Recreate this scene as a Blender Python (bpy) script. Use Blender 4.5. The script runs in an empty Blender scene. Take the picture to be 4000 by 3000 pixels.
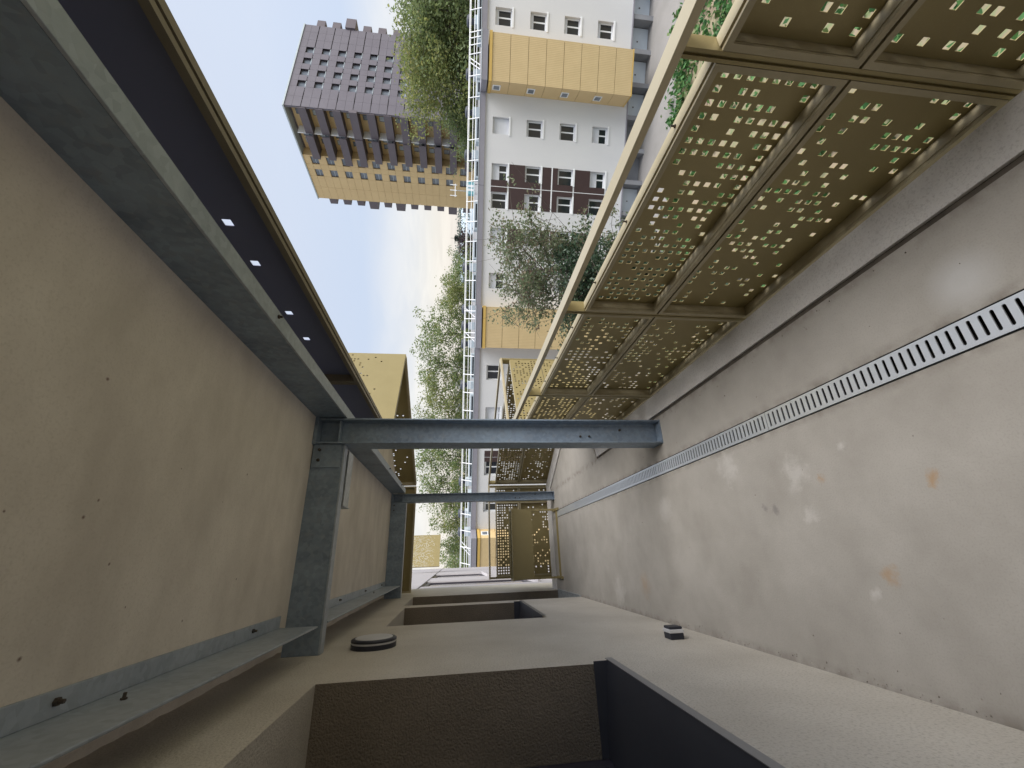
import bpy, bmesh, math, random
import numpy as np
from mathutils import Vector, Matrix

sc = bpy.context.scene
COL = sc.collection
R = math.radians

# ------------------------------------------------------------------ camera, sky, sun, exposure
EYE = 1.55
def camera():
    yaw, pit, rol, f = 0.399178, -0.129521, 0.0168, 1610.7
    cy, sy = math.cos(yaw), math.sin(yaw)
    F = Vector((sy*math.cos(pit), cy*math.cos(pit), math.sin(pit)))
    R0 = Vector((cy, -sy, 0)); U0 = R0.cross(F)
    c, s = math.cos(rol), math.sin(rol)
    Rt = c*R0 + s*U0; Up = -s*R0 + c*U0
    # the phone was held on its side: the picture's up is the world's right
    cx, cyv, cz = -Up, Rt, -F
    m = Matrix(((cx.x, cyv.x, cz.x, 0), (cx.y, cyv.y, cz.y, 0), (cx.z, cyv.z, cz.z, EYE), (0, 0, 0, 1)))
    cd = bpy.data.cameras.new('camera'); co = bpy.data.objects.new('camera', cd)
    COL.objects.link(co); co.matrix_world = m
    cd.sensor_fit = 'HORIZONTAL'; cd.sensor_width = 36.0; cd.lens = 36.0*f/4000.0
    cd.clip_start = 0.02; cd.clip_end = 6000
    sc.camera = co
camera()

SUN = Vector((0.40, -0.42, 0.82)).normalized()
def world():
    w = bpy.data.worlds.new('World'); sc.world = w; w.use_nodes = True
    nt = w.node_tree; N = nt.nodes; L = nt.links
    for n in list(N): N.remove(n)
    out = N.new('ShaderNodeOutputWorld'); bg = N.new('ShaderNodeBackground')
    bg.inputs['Strength'].default_value = 0.1
    sky = N.new('ShaderNodeTexSky'); sky.sky_type = 'NISHITA'; sky.sun_disc = False
    sky.sun_elevation = math.asin(SUN.z); sky.sun_rotation = math.atan2(SUN.x, SUN.y)
    sky.air_density = 1.0; sky.dust_density = 2.0
    tc = N.new('ShaderNodeTexCoord'); sep = N.new('ShaderNodeSeparateXYZ')
    L.new(tc.outputs['Generated'], sep.inputs[0])
    # veil of high cloud: colour by height above the horizon
    ramp = N.new('ShaderNodeValToRGB')
    el = ramp.color_ramp.elements
    el[0].position = 0.0; el[0].color = (0.74, 0.685, 0.63, 1)
    el[1].position = 1.0; el[1].color = (0.66, 0.70, 0.79, 1)
    for p, c in ((0.06, (0.72, 0.675, 0.63)), (0.13, (0.62, 0.62, 0.645)), (0.21, (0.50, 0.555, 0.665)), (0.34, (0.56, 0.605, 0.69)), (0.6, (0.585, 0.625, 0.70))):
        e = el.new(p); e.color = (*c, 1)
    L.new(sep.outputs['Z'], ramp.inputs[0])
    # streaky clouds, flat layers seen edge-on near the horizon
    ma = N.new('ShaderNodeMath'); ma.operation = 'ADD'; ma.inputs[1].default_value = 0.12
    L.new(sep.outputs['Z'], ma.inputs[0])
    mx = N.new('ShaderNodeMath'); mx.operation = 'MAXIMUM'; mx.inputs[1].default_value = 0.05
    L.new(ma.outputs[0], mx.inputs[0])
    dv = N.new('ShaderNodeVectorMath'); dv.operation = 'DIVIDE'
    cmb = N.new('ShaderNodeCombineXYZ')
    for i in range(3): L.new(mx.outputs[0], cmb.inputs[i])
    L.new(tc.outputs['Generated'], dv.inputs[0]); L.new(cmb.outputs[0], dv.inputs[1])
    no = N.new('ShaderNodeTexNoise'); no.inputs['Scale'].default_value = 1.15; no.inputs['Detail'].default_value = 9
    no.inputs['Roughness'].default_value = 0.58; no.inputs['Distortion'].default_value = 0.4
    L.new(dv.outputs[0], no.inputs['Vector'])
    cr = N.new('ShaderNodeValToRGB'); cr.color_ramp.elements[0].position = 0.44; cr.color_ramp.elements[1].position = 0.62
    L.new(no.outputs['Fac'], cr.inputs[0])
    # clouds thin out higher up
    mr = N.new('ShaderNodeMapRange'); mr.inputs['From Min'].default_value = 0.02; mr.inputs['From Max'].default_value = 0.20
    mr.inputs['To Min'].default_value = 0.9; mr.inputs['To Max'].default_value = 0.04
    L.new(sep.outputs['Z'], mr.inputs['Value'])
    mu = N.new('ShaderNodeMath'); mu.operation = 'MULTIPLY'
    L.new(cr.outputs[0], mu.inputs[0]); L.new(mr.outputs[0], mu.inputs[1])
    mixc = N.new('ShaderNodeMixRGB'); mixc.inputs[2].default_value = (0.82, 0.77, 0.71, 1)
    L.new(mu.outputs[0], mixc.inputs[0]); L.new(ramp.outputs[0], mixc.inputs[1])
    sc10 = N.new('ShaderNodeVectorMath'); sc10.operation = 'SCALE'; sc10.inputs['Scale'].default_value = 5.3
    L.new(mixc.outputs[0], sc10.inputs[0])
    mix = N.new('ShaderNodeMixRGB'); mix.inputs[0].default_value = 0.82
    L.new(sky.outputs[0], mix.inputs[1]); L.new(sc10.outputs[0], mix.inputs[2])
    L.new(mix.outputs[0], bg.inputs['Color']); L.new(bg.outputs[0], out.inputs[0])
world()

sl = bpy.data.lights.new('sun', 'SUN'); sl.energy = 2.3; sl.angle = R(50); sl.color = (1.0, 0.965, 0.92)
so = bpy.data.objects.new('sun', sl); COL.objects.link(so)
so.rotation_euler = SUN.to_track_quat('Z', 'Y').to_euler()

vs = sc.view_settings
vs.view_transform = 'Standard'; vs.look = 'None'; vs.exposure = 1.28; vs.gamma = 1; vs.use_curve_mapping = False
sc.cycles.max_bounces = 8; sc.cycles.diffuse_bounces = 5; sc.cycles.use_denoising = True

# ------------------------------------------------------------------ materials
def mat(name, base, rough=0.7, metal=0.0, var=None, vscale=3.0, vamt=0.5, fine=None, fscale=60.0, famt=0.3,
        bump=0.0, bscale=150.0, spec=0.5, stretch=None, spots=(), spangle=0.0, trans=0.0, island=None, detail=6, dirt=()):
    m = bpy.data.materials.new(name); m.use_nodes = True
    nt = m.node_tree; N = nt.nodes; L = nt.links
    b = N['Principled BSDF']
    b.inputs['Roughness'].default_value = rough; b.inputs['Metallic'].default_value = metal
    b.inputs['Specular IOR Level'].default_value = spec
    tc = N.new('ShaderNodeTexCoord'); vec = tc.outputs['Object']
    if stretch:
        mp = N.new('ShaderNodeMapping'); mp.inputs['Scale'].default_value = stretch
        L.new(vec, mp.inputs[0]); svec = mp.outputs[0]
    else: svec = vec
    rgb = N.new('ShaderNodeRGB'); rgb.outputs[0].default_value = (*base, 1); col = rgb.outputs[0]
    def mixin(col, fac, c2):
        mx = N.new('ShaderNodeMixRGB'); L.new(fac, mx.inputs[0]); L.new(col, mx.inputs[1])
        mx.inputs[2].default_value = (*c2, 1); return mx.outputs[0]
    def noise(v, s, lo, hi, amt, det=6):
        n = N.new('ShaderNodeTexNoise'); n.inputs['Scale'].default_value = s; n.inputs['Detail'].default_value = det
        n.inputs['Roughness'].default_value = 0.6
        L.new(v, n.inputs['Vector'])
        r = N.new('ShaderNodeMapRange'); r.inputs['From Min'].default_value = lo; r.inputs['From Max'].default_value = hi
        r.inputs['To Max'].default_value = amt; L.new(n.outputs['Fac'], r.inputs['Value']); return r.outputs[0]
    if var: col = mixin(col, noise(svec, vscale, 0.35, 0.68, vamt, detail), var)
    if fine: col = mixin(col, noise(vec, fscale, 0.5, 0.72, famt, 3), fine)
    if spangle:
        vo = N.new('ShaderNodeTexVoronoi'); vo.inputs['Scale'].default_value = 45; L.new(vec, vo.inputs['Vector'])
        hs = N.new('ShaderNodeSeparateColor'); L.new(vo.outputs['Color'], hs.inputs[0])
        mm = N.new('ShaderNodeMath'); mm.operation = 'MULTIPLY'; mm.inputs[1].default_value = spangle; L.new(hs.outputs[0], mm.inputs[0])
        col = mixin(col, mm.outputs[0], tuple(min(1, c*1.7) for c in base))
    if spots:
        nz = N.new('ShaderNodeTexNoise'); nz.inputs['Scale'].default_value = 11; nz.inputs['Detail'].default_value = 6; nz.inputs['Roughness'].default_value = 0.7; L.new(vec, nz.inputs['Vector'])
        sb = N.new('ShaderNodeVectorMath'); sb.operation = 'SUBTRACT'; sb.inputs[1].default_value = (.5, .5, .5); L.new(nz.outputs['Color'], sb.inputs[0])
        for (p, rad, c, a, wob) in spots:
            sv = N.new('ShaderNodeVectorMath'); sv.operation = 'SCALE'; sv.inputs['Scale'].default_value = wob*2.2; L.new(sb.outputs[0], sv.inputs[0])
            ad = N.new('ShaderNodeVectorMath'); ad.operation = 'ADD'; L.new(vec, ad.inputs[0]); L.new(sv.outputs[0], ad.inputs[1])
            ds = N.new('ShaderNodeVectorMath'); ds.operation = 'DISTANCE'; ds.inputs[1].default_value = p; L.new(ad.outputs[0], ds.inputs[0])
            r = N.new('ShaderNodeMapRange'); r.inputs['From Min'].default_value = rad; r.inputs['From Max'].default_value = rad*0.25
            r.inputs['To Max'].default_value = a; L.new(ds.outputs['Value'], r.inputs['Value'])
            col = mixin(col, r.outputs[0], c)
    for (dx, dw) in dirt:       # grime that gathers along edges running down the walkway
        sx = N.new('ShaderNodeSeparateXYZ'); L.new(vec, sx.inputs[0])
        nn = N.new('ShaderNodeTexNoise'); nn.inputs['Scale'].default_value = 14; nn.inputs['Detail'].default_value = 8; L.new(vec, nn.inputs['Vector'])
        a1 = N.new('ShaderNodeMath'); a1.operation = 'SUBTRACT'; a1.inputs[1].default_value = dx; L.new(sx.outputs['X'], a1.inputs[0])
        a2 = N.new('ShaderNodeMath'); a2.operation = 'ABSOLUTE'; L.new(a1.outputs[0], a2.inputs[0])
        a3 = N.new('ShaderNodeMapRange'); a3.inputs['From Min'].default_value = dw; a3.inputs['From Max'].default_value = 0.0; a3.inputs['To Max'].default_value = 0.75; L.new(a2.outputs[0], a3.inputs['Value'])
        a4 = N.new('ShaderNodeMapRange'); a4.inputs['From Min'].default_value = 0.38; a4.inputs['From Max'].default_value = 0.68; L.new(nn.outputs['Fac'], a4.inputs['Value'])
        a5 = N.new('ShaderNodeMath'); a5.operation = 'MULTIPLY'; L.new(a3.outputs[0], a5.inputs[0]); L.new(a4.outputs[0], a5.inputs[1])
        col = mixin(col, a5.outputs[0], (0.19, 0.165, 0.14))
    if island:
        g = N.new('ShaderNodeNewGeometry'); rp = N.new('ShaderNodeValToRGB')
        e = rp.color_ramp.elements; e[0].color = (*island[0], 1); e[1].color = (*island[-1], 1)
        for i in range(1, len(island)-1):
            q = e.new(i/(len(island)-1)); q.color = (*island[i], 1)
        L.new(g.outputs['Random Per Island'], rp.inputs[0]); col = rp.outputs[0]
    L.new(col, b.inputs['Base Color'])
    if bump:
        n = N.new('ShaderNodeTexNoise'); n.inputs['Scale'].default_value = bscale; n.inputs['Detail'].default_value = 4; L.new(vec, n.inputs['Vector'])
        bp = N.new('ShaderNodeBump'); bp.inputs['Strength'].default_value = bump; bp.inputs['Distance'].default_value = 0.01
        L.new(n.outputs['Fac'], bp.inputs['Height']); L.new(bp.outputs[0], b.inputs['Normal'])
    if trans:
        t = N.new('ShaderNodeBsdfTranslucent'); L.new(col, t.inputs['Color'])
        mx = N.new('ShaderNodeMixShader'); mx.inputs[0].default_value = trans
        L.new(b.outputs[0], mx.inputs[1]); L.new(t.outputs[0], mx.inputs[2])
        L.new(mx.outputs[0], N['Material Output'].inputs[0])
    return m

RUST = (0.42, 0.24, 0.09); PALE = (0.62, 0.60, 0.57)
M = {}
M['floor'] = mat('floor_concrete', (0.445, 0.42, 0.385), 0.85, var=(0.345, 0.322, 0.29), vscale=3.0, vamt=0.9, detail=10, fine=(0.31, 0.285, 0.255), fscale=170, famt=0.45, dirt=((0.531, 0.035), (0.636, 0.04), (0.966, 0.05), (-0.49, 0.045)), bump=0.12, bscale=120,
    spots=[((0.745, 0.875, 0), 0.115, (0.58, 0.575, 0.57), 0.75, 0.008), ((0.188, 1.18, 0), 0.030, RUST, 0.6, 0.05), ((-0.111, 1.458, 0), 0.045, RUST, 0.5, 0.06),
           ((0.259, 1.61, 0), 0.028, RUST, 0.45, 0.06), ((0.31, 1.75, 0), 0.085, PALE, 0.5, 0.12), ((0.292, 3.036, 0), 0.11, PALE, 0.45, 0.08),
           ((0.163, 1.922, 0), 0.03, (0.17, 0.16, 0.16), 0.55, 0.05), ((0.18, 1.99, 0), 0.022, (0.17, 0.16, 0.16), 0.5, 0.05), ((-0.181, 1.533, 0), 0.03, PALE, 0.6, 0.05),
           ((0.126, 1.724, 0), 0.045, PALE, 0.45, 0.08), ((0.427, 2.21, 0), 0.10, PALE, 0.5, 0.14), ((-0.252, 3.6, 0), 0.12, RUST, 0.3, 0.12),
           ((0.369, 1.47, 0), 0.03, PALE, 0.6, 0.05), ((0.82, 3.13, 0), 0.10, (0.26, 0.24, 0.20), 0.6, 0.1), ((-0.35, 4.2, 0), 0.16, PALE, 0.4, 0.2)])
M['kerb'] = mat('kerb_concrete', (0.72, 0.70, 0.68), 0.85, var=(0.58, 0.56, 0.545), vscale=5, vamt=0.8, fine=(0.22, 0.2, 0.19), fscale=140, famt=0.35, bump=0.25, bscale=120)
M['groove'] = mat('dirty_groove', (0.13, 0.11, 0.09), 0.9, var=(0.06, 0.05, 0.04), vscale=12, vamt=0.8)
SP = [(0.13, 1.07), (0.184, 1.309), (0.134, 1.28), (-0.101, 1.536), (-0.176, 1.853), (-0.178, 1.24), (0.255, 1.94), (0.02, 1.42), (0.4, 2.1), (0.33, 1.62), (-0.05, 2.2), (0.5, 1.2)]
M['ceiling'] = mat('board_marked_concrete', (0.75, 0.695, 0.63), 0.8, var=(0.56, 0.51, 0.455), vscale=2.6, vamt=0.85, detail=10, stretch=(0.8, 1.4, 1), fine=(0.47, 0.42, 0.36), fscale=150, famt=0.35, bump=0.05, bscale=90,
    spots=[((x, y, 2.53), 0.004 + 0.0015*(i % 3), (0.12, 0.06, 0.04), 0.85, 0.006) for i, (x, y) in enumerate(SP)])
M['render'] = mat('scratched_render', (0.63, 0.59, 0.525), 0.9, var=(0.52, 0.48, 0.42), vscale=2.2, vamt=0.9, detail=10, fine=(0.29, 0.26, 0.215), fscale=100, famt=0.55, bump=0.5, bscale=130)
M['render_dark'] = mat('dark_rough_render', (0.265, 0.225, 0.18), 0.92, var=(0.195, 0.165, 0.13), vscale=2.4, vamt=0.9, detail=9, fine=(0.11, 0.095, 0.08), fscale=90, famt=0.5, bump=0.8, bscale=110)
M['lilac'] = mat('pale_render', (0.46, 0.44, 0.46), 0.9, var=(0.41, 0.39, 0.41), vscale=1, vamt=0.6, bump=0.2)
M['galv'] = mat('galvanised_steel', (0.37, 0.415, 0.47), 0.5, 0.35, var=(0.27, 0.31, 0.365), vscale=5, vamt=0.8, spangle=0.22, stretch=(1, 1, 0.35), fine=(0.46, 0.49, 0.53), fscale=30, famt=0.25)
M['galv_dark'] = mat('dark_galvanised_steel', (0.26, 0.325, 0.405), 0.5, 0.3, var=(0.15, 0.19, 0.245), vscale=4, vamt=0.95, spangle=0.25, stretch=(1, 1, 0.3), fine=(0.30, 0.31, 0.32), fscale=22, famt=0.4)  # darker copy of galv for posts, plates and shaded beam webs
M['galv_pale'] = mat('pale_galvanised_steel', (0.48, 0.50, 0.51), 0.45, 0.4, var=(0.34, 0.37, 0.39), vscale=8, vamt=0.8, spangle=0.35)
M['bolt'] = mat('dark_bolt', (0.06, 0.06, 0.06), 0.6, 0.5, var=(0.15, 0.10, 0.06), vscale=60, vamt=0.6)
M['gold'] = mat('champagne_lacquered_steel', (0.345, 0.285, 0.138), 0.42, 0.35, var=(0.30, 0.245, 0.115), vscale=4, vamt=0.6, fine=(0.40, 0.34, 0.185), fscale=220, famt=0.25)
M['gold_rail'] = mat('satin_champagne_rail', (0.56, 0.49, 0.34), 0.36, 0.55, var=(0.50, 0.43, 0.29), vscale=5, vamt=0.6)
M['gold_ledge'] = mat('dusty_champagne_steel', (0.46, 0.405, 0.275), 0.5, 0.2, var=(0.36, 0.31, 0.195), vscale=9, vamt=0.7)
M['bronze'] = mat('dull_bronze_trim', (0.25, 0.215, 0.155), 0.5, 0.2, var=(0.20, 0.17, 0.12), vscale=6, vamt=0.7)
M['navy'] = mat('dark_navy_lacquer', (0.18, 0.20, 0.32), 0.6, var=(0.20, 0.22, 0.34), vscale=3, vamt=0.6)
M['grit'] = mat('grit', (0.1, 0.1, 0.1), 0.9, island=[(0.10, 0.085, 0.07), (0.25, 0.22, 0.19), (0.5, 0.47, 0.43)])
M['steel'] = mat('stainless_grate', (0.74, 0.77, 0.80), 0.36, 0.6, var=(0.60, 0.635, 0.67), vscale=3, vamt=0.7, stretch=(1, .15, 1))
M['black'] = mat('channel_dark', (0.015, 0.015, 0.015), 0.9)
M['sill'] = mat('anthracite_sheet', (0.075, 0.08, 0.10), 0.45, 0.3, var=(0.10, 0.105, 0.125), vscale=3, vamt=0.6)
M['sill_edge'] = mat('pale_sheet_edge', (0.26, 0.265, 0.28), 0.4, 0.3)  # paler metal along the front edge of the sill
M['frame_dark'] = mat('dark_window_frame', (0.05, 0.045, 0.06), 0.4)
M['glass'] = mat('dark_glass', (0.018, 0.022, 0.028), 0.06, 0.0, spec=0.6)
M['plastic_black'] = mat('black_lamp_body', (0.016, 0.018, 0.03), 0.45)
M['plastic_white'] = mat('opal_diffuser', (0.62, 0.62, 0.64), 0.4, var=(0.52, 0.52, 0.54), vscale=10, vamt=0.5)
M['white'] = mat('white_facade_render', (0.66, 0.665, 0.67), 0.85, var=(0.61, 0.615, 0.63), vscale=0.35, vamt=0.9, fine=(0.70, 0.71, 0.73), fscale=14, famt=0.3, stretch=(1, 1, .5))
M['winwhite'] = mat('white_window_frame', (0.80, 0.82, 0.84), 0.4)
M['shutter'] = mat('grey_roller_shutter', (0.66, 0.68, 0.72), 0.5, var=(0.60, 0.62, 0.66), vscale=2, vamt=0.6, stretch=(.2, 1, 12))
M['yellow'] = mat('yellow_ribbed_cladding', (0.60, 0.46, 0.25), 0.55, var=(0.55, 0.415, 0.22), vscale=1.2, vamt=0.7)
M['yellow_cap'] = mat('yellow_flashing', (0.62, 0.42, 0.12), 0.45)
M['brown'] = mat('brown_facade_panel', (0.042, 0.022, 0.022), 0.6, var=(0.055, 0.03, 0.03), vscale=1.5, vamt=0.6)
M['fascia'] = mat('grey_parapet_sheet', (0.24, 0.235, 0.275), 0.5, var=(0.29, 0.285, 0.32), vscale=0.6, vamt=0.6)
M['roof'] = mat('roof_membrane', (0.20, 0.20, 0.21), 0.9, var=(0.28, 0.28, 0.29), vscale=0.5, vamt=0.7)
M['ductgrey'] = mat('pale_blue_duct', (0.47, 0.54, 0.58), 0.5, var=(0.40, 0.46, 0.5), vscale=1, vamt=0.7)
M['vent_cap'] = mat('slate_blue_vent_cap', (0.04, 0.046, 0.062), 0.5)
M['teal'] = mat('teal_cabinet', (0.15, 0.38, 0.42), 0.5)
M['railwhite'] = mat('white_guard_rail', (0.84, 0.85, 0.86), 0.4)
M['garage'] = mat('pale_garage_door', (0.60, 0.66, 0.71), 0.5, var=(0.54, 0.60, 0.65), vscale=.7, vamt=0.7)
M['garage_wall'] = mat('grey_base_wall', (0.22, 0.225, 0.24), 0.8, var=(0.29, 0.30, 0.32), vscale=.7, vamt=0.7)
M['tbrown'] = mat('hazy_brown_tower_panel', (0.132, 0.122, 0.15), 0.6, var=(0.155, 0.145, 0.175), vscale=.35, vamt=0.8)  # cooler, paler brown: distance haze mixed into the panel colour
M['tbrown2'] = mat('brown_balcony_panel', (0.115, 0.10, 0.118), 0.6, var=(0.14, 0.12, 0.138), vscale=.6, vamt=0.8)
M['joint_shade'] = mat('ochre_joint', (0.22, 0.15, 0.07), 0.8)
M['tdark'] = mat('dark_joint', (0.03, 0.024, 0.026), 0.8)
M['tyellow'] = mat('ochre_tower_panel', (0.68, 0.51, 0.27), 0.6, var=(0.62, 0.455, 0.235), vscale=.3, vamt=0.8)
M['twin'] = mat('grey_window_glass', (0.10, 0.12, 0.15), 0.2, var=(0.26, 0.29, 0.33), vscale=.6, vamt=0.8)
M['bark'] = mat('bark', (0.10, 0.085, 0.068), 0.9, var=(0.055, 0.045, 0.036), vscale=6, vamt=0.8, stretch=(1, 1, .3))
M['bark_grey'] = mat('grey_twig_bark', (0.12, 0.105, 0.09), 0.9, var=(0.07, 0.06, 0.05), vscale=6, vamt=0.8)
M['leaf_lime'] = mat('yellow_green_leaf', (0.1, 0.1, 0.03), 0.6, island=[(0.14, 0.18, 0.065), (0.20, 0.245, 0.085), (0.26, 0.295, 0.10), (0.36, 0.34, 0.12)], trans=0.5)
M['leaf_mid'] = mat('mid_green_leaf', (0.1, 0.1, 0.03), 0.6, island=[(0.12, 0.18, 0.075), (0.165, 0.235, 0.09), (0.21, 0.275, 0.10), (0.31, 0.31, 0.11)], trans=0.5)
M['leaf_deep'] = mat('deep_green_leaf', (0.1, 0.1, 0.03), 0.6, island=[(0.15, 0.205, 0.095), (0.20, 0.26, 0.11), (0.26, 0.30, 0.12)], trans=0.5)
M['leaf_grey'] = mat('grey_green_leaf', (0.1, 0.1, 0.03), 0.6, island=[(0.10, 0.14, 0.075), (0.13, 0.175, 0.09), (0.165, 0.20, 0.11), (0.21, 0.23, 0.14), (0.19, 0.12, 0.085)], trans=0.4)
M['leaf_dark'] = mat('dark_evergreen_leaf', (0.1, 0.1, 0.03), 0.55, island=[(0.018, 0.04, 0.022), (0.03, 0.065, 0.033), (0.045, 0.085, 0.04)], trans=0.2)
M['leaf_purple'] = mat('purple_leaf', (0.1, 0.1, 0.03), 0.6, island=[(0.05, 0.032, 0.042), (0.075, 0.048, 0.055), (0.10, 0.06, 0.06)], trans=0.25)
M['needle'] = mat('conifer_needle', (0.1, 0.1, 0.03), 0.7, island=[(0.03, 0.048, 0.045), (0.05, 0.07, 0.06), (0.07, 0.088, 0.07)], trans=0.2)
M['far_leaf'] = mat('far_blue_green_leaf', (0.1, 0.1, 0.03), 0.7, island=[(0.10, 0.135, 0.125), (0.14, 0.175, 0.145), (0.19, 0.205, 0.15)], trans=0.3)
M['grass'] = mat('planting_green', (0.1, 0.1, 0.03), 0.7, island=[(0.03, 0.10, 0.03), (0.055, 0.16, 0.045), (0.09, 0.22, 0.06), (0.15, 0.20, 0.07)], trans=0.3)
M['soil'] = mat('bare_earth', (0.30, 0.225, 0.17), 0.95, var=(0.20, 0.19, 0.11), vscale=0.35, vamt=0.9, fine=(0.12, 0.20, 0.07), fscale=2.2, famt=0.85)
M['path'] = mat('grey_asphalt_path', (0.26, 0.25, 0.245), 0.95, var=(0.20, 0.195, 0.185), vscale=0.4, vamt=0.8)
M['wh_wall'] = mat('pale_metal_cladding', (0.55, 0.62, 0.68), 0.5)
M['wh_roof'] = mat('blue_grey_metal_roof', (0.46, 0.54, 0.60), 0.5, var=(0.40, 0.47, 0.53), vscale=.3, vamt=0.6)
M['terracotta'] = mat('terracotta_roof', (0.35, 0.2, 0.13), 0.8)

# ribs of the yellow cladding: fine relief
def ribs(m, scale, axis='X', strength=0.6, dark=0.75):
    nt = m.node_tree; N = nt.nodes; L = nt.links; b = N['Principled BSDF']
    tc = N.new('ShaderNodeTexCoord'); wv = N.new('ShaderNodeTexWave'); wv.wave_type = 'BANDS'; wv.bands_direction = axis
    wv.inputs['Scale'].default_value = scale; L.new(tc.outputs['Object'], wv.inputs[0])
    bp = N.new('ShaderNodeBump'); bp.inputs['Strength'].default_value = strength; bp.inputs['Distance'].default_value = 0.03
    L.new(wv.outputs['Fac'], bp.inputs['Height']); L.new(bp.outputs[0], b.inputs['Normal'])
ribs(M['yellow'], 2.6, 'X', 0.22)
ribs(M['wh_roof'], 0.8)
ribs(M['shutter'], 4.0, 'Z', 0.5)

# ------------------------------------------------------------------ mesh helpers
class MB:
    def __init__(s): s.v = []; s.f = []
    def box(s, x0, x1, y0, y1, z0, z1):
        n = len(s.v)
        s.v += [(x0, y0, z0), (x1, y0, z0), (x1, y1, z0), (x0, y1, z0), (x0, y0, z1), (x1, y0, z1), (x1, y1, z1), (x0, y1, z1)]
        s.f += [tuple(n+i for i in q) for q in ((0, 3, 2, 1), (4, 5, 6, 7), (0, 1, 5, 4), (1, 2, 6, 5), (2, 3, 7, 6), (3, 0, 4, 7))]
        return s
    def quad(s, *p):
        n = len(s.v); s.v += [tuple(q) for q in p]; s.f.append(tuple(range(n, n+len(p)))); return s
    def prism(s, poly, z0, z1):
        n = len(s.v); k = len(poly)
        a = sum(poly[i][0]*poly[(i+1) % k][1]-poly[(i+1) % k][0]*poly[i][1] for i in range(k))
        if a < 0: poly = poly[::-1]
        s.v += [(x, y, z0) for x, y in poly] + [(x, y, z1) for x, y in poly]
        s.f.append(tuple(n+i for i in reversed(range(k)))); s.f.append(tuple(n+k+i for i in range(k)))
        for i in range(k):
            j = (i+1) % k; s.f.append((n+i, n+j, n+k+j, n+k+i))
        return s
    def tube(s, pts, rad, n=6, cap=True):
        pts = [Vector(p) for p in pts]; base = len(s.v)
        for i, p in enumerate(pts):
            d = (pts[min(i+1, len(pts)-1)]-pts[max(i-1, 0)]).normalized()
            a = d.cross(Vector((0, 0, 1)) if abs(d.z) < .95 else Vector((1, 0, 0))).normalized(); b = d.cross(a)
            r = rad[i] if isinstance(rad, (list, tuple)) else rad
            for k in range(n):
                t = 2*math.pi*k/n; q = p+a*(r*math.cos(t))+b*(r*math.sin(t)); s.v.append((q.x, q.y, q.z))
        for i in range(len(pts)-1):
            for k in range(n):
                k2 = (k+1) % n
                s.f.append((base+i*n+k, base+i*n+k2, base+(i+1)*n+k2, base+(i+1)*n+k))
        if cap:
            s.f.append(tuple(base+k for k in reversed(range(n)))); s.f.append(tuple(base+(len(pts)-1)*n+k for k in range(n)))
        return s
    def lathe(s, prof, n=32, axis='z', c=(0, 0, 0)):
        base = len(s.v)
        for (r, h) in prof:
            for k in range(n):
                t = 2*math.pi*k/n; a, b = r*math.cos(t), r*math.sin(t)
                s.v.append((c[0]+a, c[1]+b, c[2]+h) if axis == 'z' else (c[0]+h, c[1]+a, c[2]+b))
        m = len(prof)
        for i in range(m-1):
            for k in range(n):
                k2 = (k+1) % n; s.f.append((base+i*n+k, base+i*n+k2, base+(i+1)*n+k2, base+(i+1)*n+k))
        s.f.append(tuple(base+k for k in reversed(range(n)))); s.f.append(tuple(base+(m-1)*n+k for k in range(n)))
        return s
    def mesh(s, name, m=None):
        me = bpy.data.meshes.new(name); me.from_pydata(s.v, [], s.f); me.update()
        if m: me.materials.append(M[m] if isinstance(m, str) else m)
        return me
    def build(s, name, m, parent=None, loc=None, bevel=0):
        return obj(name, s.mesh(name, m), parent, loc, bevel)

def obj(name, me, parent=None, loc=None, bevel=0):
    o = bpy.data.objects.new(name, me); COL.objects.link(o)
    if parent: o.parent = parent
    if loc: o.location = loc
    if bevel:
        bv = o.modifiers.new('bevel', 'BEVEL'); bv.width = bevel; bv.segments = 2; bv.limit_method = 'ANGLE'
    return o
def tag(o, label, cat, group=None):
    o['label'] = label; o['category'] = cat
    if group: o['group'] = group
    return o
def thing(name, label, cat, loc=(0, 0, 0), rz=0.0, group=None):
    o = bpy.data.objects.new(name, None); COL.objects.link(o); o.location = loc; o.rotation_euler = (0, 0, rz)
    o.empty_display_size = 0.2
    return tag(o, label, cat, group)
def struct(o): o['kind'] = 'structure'; return o
def stuff(o): o['kind'] = 'stuff'; return o

# ------------------------------------------------------------------ plan of the walkway (metres, eye above the origin)
WALL = -0.49; Y0 = -6.0; YEND = 7.23
CA, SA = math.cos(R(28)), math.sin(R(28))
K0 = Vector((1.19, 4.28)); KC = Vector((2.385, 4.905)); KE = Vector((1.153, 7.23))
dA = (KC-K0).normalized(); dB = (KE-KC).normalized()
nA = Vector((-dA.y, dA.x)); nB = Vector((-dB.y, dB.x))     # inward
def off(p, d, n, k): return p+n*k, d
def meet(p, d, q, e):
    det = d.x*(-e.y)+e.x*d.y; w = q-p
    t = (w.x*(-e.y)+e.x*w.y)/det; return p+d*t
def bay(kA, kB, x, yend):
    a = K0+nA*kA; b = KC+nB*kB
    p1 = meet(Vector((x, 0)), Vector((0, 1)), a, dA); p2 = meet(a, dA, b, dB); p3 = meet(b, dB, Vector((0, yend)), Vector((1, 0)))
    return [tuple(p1), tuple(p2), tuple(p3)]

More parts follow.
